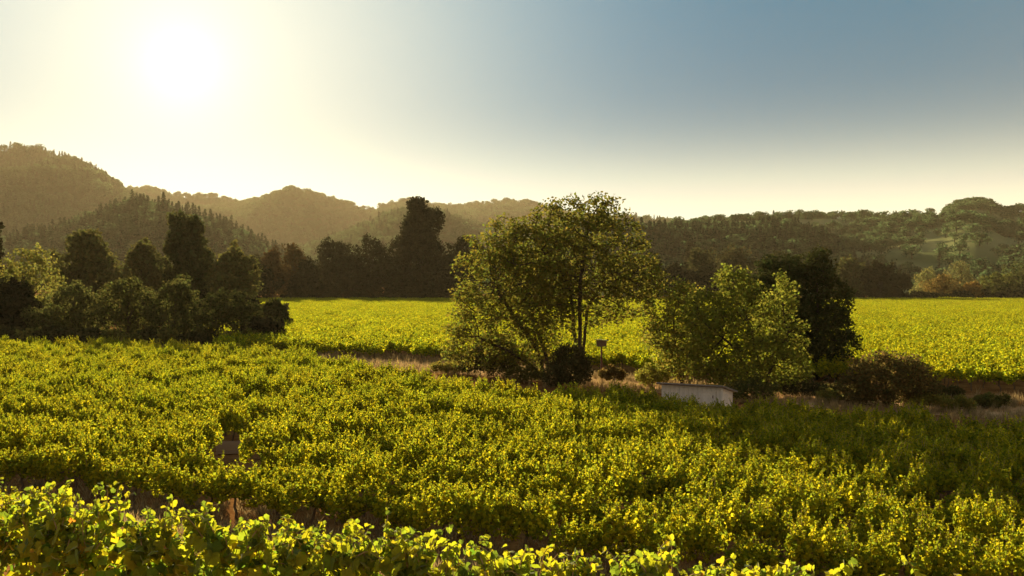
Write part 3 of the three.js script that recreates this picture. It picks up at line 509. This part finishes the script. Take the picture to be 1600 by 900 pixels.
function vineVariant(seed, { width, size, cordon, mounds, perMound, inner, loose, shootsOut, round }, near) {
  const r = makeRandom(seed), f = new Faces(), w = new Faces(), hubs = [];
  const put = (p, tip, side, s, c) => { if (near) f.leaf(p, tip, side, s, s * 1.05, c, 0.2); else f.kite(p, tip, side, s, s, c); };
  const pick = () => { const v = 0.78 + 0.44 * r(); return VINE[Math.floor(r() * 4)].map((x) => x * v); };
  for (let k = 0; k < mounds; k++) hubs.push({ c: V(((k + 0.5 + (r() - 0.5) * 0.9) / mounds - 0.5) * width, cordon + 0.2 + 0.38 * r(), (r() - 0.5) * 0.4), r: V(0.24 + 0.12 * r(), 0.3 + 0.22 * r(), 0.22 + 0.12 * r()).multiplyScalar(round) });
  for (const h of hubs) {
    for (let k = 0; k < perMound; k++) {                      // overlapping blades, faces outward and tips down
      const u = randomDir(r), p = u.clone().multiply(h.r).multiplyScalar(0.86 + 0.26 * r()).add(h.c);
      if (p.y < 0.3) continue;
      const face = u.addScaledVector(randomDir(r), loose).normalize(), tip = V(0, -1, 0).addScaledVector(randomDir(r), 0.9); tip.addScaledVector(face, -tip.dot(face)).normalize();
      put(p, tip, V().crossVectors(tip, face), size * (0.75 + 0.55 * r()), pick());
    }
    for (let k = 0; k < inner; k++) {  // bigger leaves put inside each mound to block light
      const u = randomDir(r), p = u.clone().multiply(h.r).multiplyScalar(0.6).add(h.c), face = u.addScaledVector(randomDir(r), 0.5).normalize(), tip = V().crossVectors(face, randomDir(r)).normalize();
      f.kite(p, tip, V().crossVectors(tip, face), size * 1.7, size * 1.7, pick());
    }
  }
  for (let k = 0; k < shootsOut; k++) {                       // shoots that stick out and arch over
    const h = hubs[k % mounds]; let p = h.c.clone().add(V((r() - 0.5) * 0.3, h.r.y * 0.6, (r() - 0.5) * 0.25)), dir = V((r() - 0.5) * 0.9, 1, (r() - 0.5) * 0.9).normalize();
    const n = near ? 8 : 4, step = near ? 0.058 : 0.11, sag = 0.1 + 0.3 * r(), a = p.clone();
    for (let i = 0; i < n; i++) {
      p = p.clone().addScaledVector(dir, step); dir = dir.clone().add(V((r() - 0.5) * 0.3, -sag * i / n, (r() - 0.5) * 0.3)).normalize();
      for (let j = 0; j < 2; j++) { const q = leafPose(p, r); put(p, q.tip, q.side, size * (0.95 - 0.5 * i / n), pick()); }
    }
    if (near) frustum(w, a, p, 0.007, 0.004, CANE, 3);
  }
  vineTrunk(w, r, cordon + 0.2, width * 0.8);
  return { leaf: f.build(), wood: w.build() };
}
const MID = [], FAR = [];
for (let k = 0; k < 10; k++) MID.push(vineVariant(600 + k, { width: 1.35, size: 0.1, cordon: 0.52, mounds: 9, perMound: 100, inner: 9, loose: 0.85, shootsOut: 20, round: 0.78 }, true));
for (let k = 0; k < 4; k++) FAR.push(vineVariant(700 + k, { width: 1.6, size: 0.155, cordon: 0.6, mounds: 7, perMound: 50, inner: 6, loose: 0.75, shootsOut: 10, round: 0.85 }, false));
const EDGE = [[-75, 100], [-49, 97], [-30, 89], [-17.8, 82], [-7.9, 64], [-1.4, 55], [3.3, 51], [7.5, 48.2], [10.2, 45], [13.8, 42.6], [17.3, 41], [19, 38.6], [26, 34], [40, 25]];
const places = [];
{
  const r = makeRandom(808);
  const add = (x, c, s, sy) => { const p = rowPoint(x, c); places.push({ p, d: -p.z, px: 800 + x / -p.z * F, turn: ROW + (r() < 0.5 ? Math.PI : 0) + (r() - 0.5) * 0.1, s: s * (0.9 + 0.22 * r()), sy: sy * (0.78 + 0.42 * r()), pick: Math.floor(r() * 10), tone: r() }); };
  for (let x = -12; x < 3; x += 0.95) add(x + (r() - 0.5) * 0.2, 12 + (r() - 0.5) * 0.2, 0.72, 0.74);
  for (let c = 24.9; c < 78; c += 2.2) for (let x = -80; x < 44; x += 1.22) {
    const xx = x + (r() - 0.5) * 0.35, d = c - 0.5 * xx;
    if (d < 9 || d > polyline(EDGE, xx) + (xx > 3 ? 2 : 0) || Math.abs(xx) > d * 0.58 + 12 || (c > 29 && r() < 0.008)) continue;
    const px = 800 + xx / d * F; if (px > 324 && px < 392 && d > 31.5 && d < 41.2) continue;   // the gap with the crate
    add(xx, c + (r() - 0.5) * 0.35, 1, 1);
  }
}
places.sort((a, b) => a.d - b.d);
const inView = (q) => q.px > -25 && q.px < 1625;
const single = places.filter(inView).slice(0, 285), others = places.filter((q) => !single.includes(q));
{
  const protos = [];
  for (const q of single) {
    let o = protos[q.pick];
    if (o) { o = o.clone(); o.name = numbered('grapevine'); scene.add(o); }
    else { o = protos[q.pick] = thing('grapevine', 0, 0, 0); part('trunk', MID[q.pick].wood, M.bark, o); part('foliage', MID[q.pick].leaf, M.vineLeaf, o); }
    o.position.copy(q.p); o.rotation.y = q.turn; o.scale.set(q.s, q.sy, q.s);
    if (q.d < 20 && q.p.x < 5 && -q.p.z + 0.5 * q.p.x < 15) tag(o, 'short small-leaved grapevine on the bank just behind the closest row at left', 'grapevine', 'short grapevines on the bank behind the closest row');
    else tag(o, 'bushy grapevine in the nearest rows of the middle vineyard', 'grapevine', 'grapevines in the nearest rows of the middle vineyard');
  }
}
function vineStuff(label, variants, list, pickOf) {
  const g = new THREE.Group(); g.name = numbered('vineyard'); scene.add(g); tag(g, label, 'vineyard', null, 'stuff');
  const m = new THREE.Matrix4(), q = new THREE.Quaternion(), up = V(0, 1, 0), c = new THREE.Color();
  variants.forEach((v, k) => {
    const l = list.filter((e) => pickOf(e) === k); if (!l.length) return;
    const a = new THREE.InstancedMesh(v.leaf, M.vineLeaf, l.length), b = new THREE.InstancedMesh(v.wood, M.bark, l.length);
    l.forEach((e, i) => { m.compose(e.p, q.setFromAxisAngle(up, e.turn), V(e.s, e.sy, e.s)); a.setMatrixAt(i, m); b.setMatrixAt(i, m); const t = 0.8 + 0.4 * e.tone; a.setColorAt(i, c.setRGB(t * (1.05 - 0.15 * hash3(i, k, 3)), t, t)); });
    a.name = 'foliage'; b.name = 'trunk'; for (const o of [a, b]) { o.userData.kind = 'stuff'; o.castShadow = o.receiveShadow = true; g.add(o); }
  });
}
vineStuff('rows of green grapevines filling the back of the middle vineyard', MID, others, (e) => e.pick);
{
  const r = makeRandom(909), far = [];
  for (let c = 74; c < 520; c += 2.2) for (let x = -95; x < 235; x += 1.5) {
    const xx = x + (r() - 0.5) * 0.4, d = c - 0.45 * xx;
    const near = xx < 0 ? polyline([[-30, 96], [-21, 90], [-11, 88], [0, 82]], xx) : polyline([[0, 82], [8, 73], [20, 65], [30, 62], [60, 58]], xx);
    if (d < near || d > 325 || xx < -0.36 * d + 6 || xx > 0.66 * d + 14) continue;
    far.push({ p: V(xx, 0, -d), turn: -Math.atan(0.45) + (r() < 0.5 ? Math.PI : 0), s: 0.95 + 0.25 * r(), sy: 0.88 + 0.34 * r(), pick: Math.floor(r() * 4), tone: r() });
  }
  vineStuff('sunlit yellow-green vineyard beyond the dirt track', FAR, far, (e) => e.pick);
}

// ------------------------------------------------------------------ dry grass
{
  const r = makeRandom(1001), tufts = [];
  for (let k = 0; k < 2; k++) {
    const f = new Faces();
    for (let i = 0; i < 16; i++) { const a = r() * 6.28, out = V(Math.cos(a) * 0.5, 1, Math.sin(a) * 0.5).normalize(), v = 0.7 + 0.6 * r(); f.kite(V((r() - 0.5) * 0.25, -0.02, (r() - 0.5) * 0.25), out, V(-Math.sin(a), 0, Math.cos(a)), 0.28 + 0.35 * r(), 0.02 + 0.015 * r(), [0.36 * v, 0.25 * v, 0.11 * v]); }
    tufts.push(f.build());
  }
  const m = new THREE.Matrix4(), q = new THREE.Quaternion(), lists = [[], []];
  for (let k = 0; k < 5200; k++) {
    const x = lerp(-45, 34, r()), d = polyline(PATH, x) + (r() + r() + r() - 1.5) * 7;
    const dist = Math.abs(d - polyline(PATH, x)); if ((dist < 1.9 && r() < 0.8) || d < polyline(EDGE, x) - 1) continue;
    lists[k % 2].push(m.clone().compose(V(x, 0, -d), q.setFromAxisAngle(V(0, 1, 0), r() * 6.28), V(1, 0.7 + 0.7 * r(), 1)));
  }
  for (let k = 0; k < 2600; k++) { const x = lerp(-74, -16, r()), d = polyline(EDGE, x) + 1.5 + 26 * r() * r(); lists[k % 2].push(m.clone().compose(V(x, 0, -d), q.setFromAxisAngle(V(0, 1, 0), r() * 6.28), V(1.3, 0.8 + 0.8 * r(), 1.3))); }
  for (let k = 0; k < 2600; k++) { const x = lerp(-20, 14, r()), c = lerp(13, 27, r()), p = rowPoint(x, c); lists[k % 2].push(m.clone().compose(p, q.setFromAxisAngle(V(0, 1, 0), r() * 6.28), V(1, 0.35 + 0.5 * r(), 1))); }
  const g = new THREE.Group(); g.name = numbered('dry_grass'); scene.add(g); tag(g, 'pale dry grass along the track and in the vineyard alley', 'grass', null, 'stuff');
  lists.forEach((l, k) => { const im = new THREE.InstancedMesh(tufts[k], M.straw, l.length); l.forEach((mm, i) => im.setMatrixAt(i, mm)); im.name = 'grass'; im.userData.kind = 'stuff'; g.add(im); });
}

// ------------------------------------------------------------------ white shed, bird box, stakes
const paint = new THREE.MeshStandardMaterial({ name: 'white boards', color: new THREE.Color().setRGB(0.92, 0.85, 0.75), roughness: 0.75, map: noiseTexture(128, [[214, 210, 204], [238, 234, 228], [250, 248, 244]], 21, [[3, 1], [16, 1]]) });
const roofing = new THREE.MeshStandardMaterial({ name: 'weathered roof sheet', color: new THREE.Color().setRGB(0.2, 0.18, 0.16), roughness: 0.55, metalness: 0.3 });
const oldWood = new THREE.MeshStandardMaterial({ name: 'old wood', color: new THREE.Color().setRGB(0.15, 0.09, 0.055), roughness: 0.95 });
const crateWood = new THREE.MeshStandardMaterial({ name: 'weathered crate boards', color: new THREE.Color().setRGB(0.34, 0.23, 0.15), roughness: 0.95 });
const rust = new THREE.MeshStandardMaterial({ name: 'rusty steel', color: new THREE.Color().setRGB(0.17, 0.055, 0.03), roughness: 0.9 });
const box = (w, h, l, x, y, z) => new THREE.BoxGeometry(w, h, l).translate(x, y, z);
{
  const corner = at(1127, 600, 51), Wd = 3.25, Dp = 2.1, hF = corner.y - 0.2, hB = hF - 0.42;   // front right corner of the wall
  const o = thing('shed', corner.x, 0, corner.z, 'low white wooden shed with a flat grey roof among the vines', 'shed');
  o.rotation.y = -0.5;                                       // front runs back to the left
  for (let k = 0; k < 13; k++) part('board', box(Wd / 13 - 0.012, hF, 0.03, -Wd + (k + 0.5) * Wd / 13, hF / 2, 0), paint, o);
  const side = (x) => { const s = new THREE.Shape(); s.moveTo(0, 0); s.lineTo(Dp, 0); s.lineTo(Dp, hB); s.lineTo(0, hF); return new THREE.ExtrudeGeometry(s, { depth: 0.05, bevelEnabled: false }).rotateY(Math.PI / 2).translate(x - 0.05, 0, -0.016); };
  part('side_wall', side(0), paint, o); part('side_wall', side(-Wd + 0.05), paint, o);
  part('back_wall', box(Wd, hB, 0.05, -Wd / 2, hB / 2, -Dp), paint, o);
  const tilt = Math.atan((hF - hB) / Dp), roof = new THREE.BoxGeometry(Wd + 0.4, 0.07, Dp + 0.6).rotateX(-tilt).translate(-Wd / 2 + 0.02, (hF + hB) / 2 + 0.06, -Dp / 2 + 0.02);
  part('roof', roof, roofing, o);
  part('fascia', box(Wd + 0.4, 0.05, 0.03, -Wd / 2 + 0.02, hF + 0.075, 0.345), oldWood, o);
  const door = part('door', box(0.78, hF - 0.3, 0.035, -0.72, (hF - 0.3) / 2, 0.03), paint, o);
  part('door_frame', mergeGeometries([box(0.92, 0.05, 0.07, -0.72, hF - 0.26, 0.045), box(0.05, hF - 0.3, 0.06, -1.14, (hF - 0.3) / 2, 0.04), box(0.05, hF - 0.3, 0.06, -0.3, (hF - 0.3) / 2, 0.04)]), paint, o);
  part('handle', box(0.03, 0.14, 0.05, -0.42, 1.0, 0.07), rust, door);
  part('corner_board', box(0.09, hF, 0.09, 0.03, hF / 2, 0.02), paint, o);
}
{
  const p = at(940, 590, 66), h = at(940, 541, 66).y, o = thing('bird_box', p.x, 0, p.z, 'brown wooden bird box on a tall post in front of the far vineyard', 'bird box');
  o.rotation.y = 0.35;
  part('post', new THREE.CylinderGeometry(0.055, 0.07, h + 0.3, 8).translate(0, h / 2 - 0.15, 0), rust, o);
  const s = new THREE.Shape(); s.moveTo(-0.26, 0); s.lineTo(0.26, 0); s.lineTo(0.3, 0.34); s.lineTo(-0.3, 0.4);
  const b = new THREE.Shape(); b.moveTo(-0.28, 0); b.lineTo(0.28, 0); b.lineTo(0.28, 0.36); b.lineTo(-0.28, 0.42); const hole = new THREE.Path(); hole.absarc(-0.08, 0.24, 0.075, 0, 6.2832); b.holes.push(hole);
  const bx = part('box', new THREE.ExtrudeGeometry(s, { depth: 0.36, bevelEnabled: true, bevelSize: 0.01, bevelThickness: 0.01 }).translate(0, h, -0.2), oldWood, o);
  part('front_board', new THREE.ExtrudeGeometry(b, { depth: 0.02, bevelEnabled: false }).translate(0, h, 0.175), oldWood, bx);
  part('roof', box(0.8, 0.04, 0.62, 0, 0, 0).rotateZ(-0.1).translate(0, h + 0.425, 0), roofing, o);
}
{
  const d = 8.55, p = at(281, 868, d), g0 = ground(p.x, d), o = thing('stake', p.x, g0, p.z, 'short rusty steel stake among the leaves of the closest row', 'stake');
  const h = at(281, 860, d).y - g0;
  part('post', mergeGeometries([box(0.05, h, 0.008, 0, h / 2, 0), box(0.008, h, 0.04, 0, h / 2, 0.024)]), rust, o);
}
{
  const d = 39.9, p = at(357, 712, d), o = thing('crate', p.x, 0, p.z, 'weathered brown wooden crate in a gap among the middle vines', 'crate');
  o.rotation.y = 0.2;
  for (const z of [0.25, -0.25]) for (let k = 0; k < 4; k++) part('slat', box(0.96, 0.085, 0.02, 0, 0.09 + k * 0.115, z), crateWood, o);
  for (const x of [-0.47, 0.47]) { for (let k = 0; k < 4; k++) part('slat', box(0.02, 0.085, 0.46, x, 0.09 + k * 0.115, 0), crateWood, o); for (const z of [0.22, -0.22]) part('corner_post', box(0.05, 0.5, 0.05, x * 0.93, 0.25, z), crateWood, o); }
  part('base', box(0.9, 0.02, 0.46, 0, 0.06, 0), crateWood, o);
}
renderer.render(scene, camera);
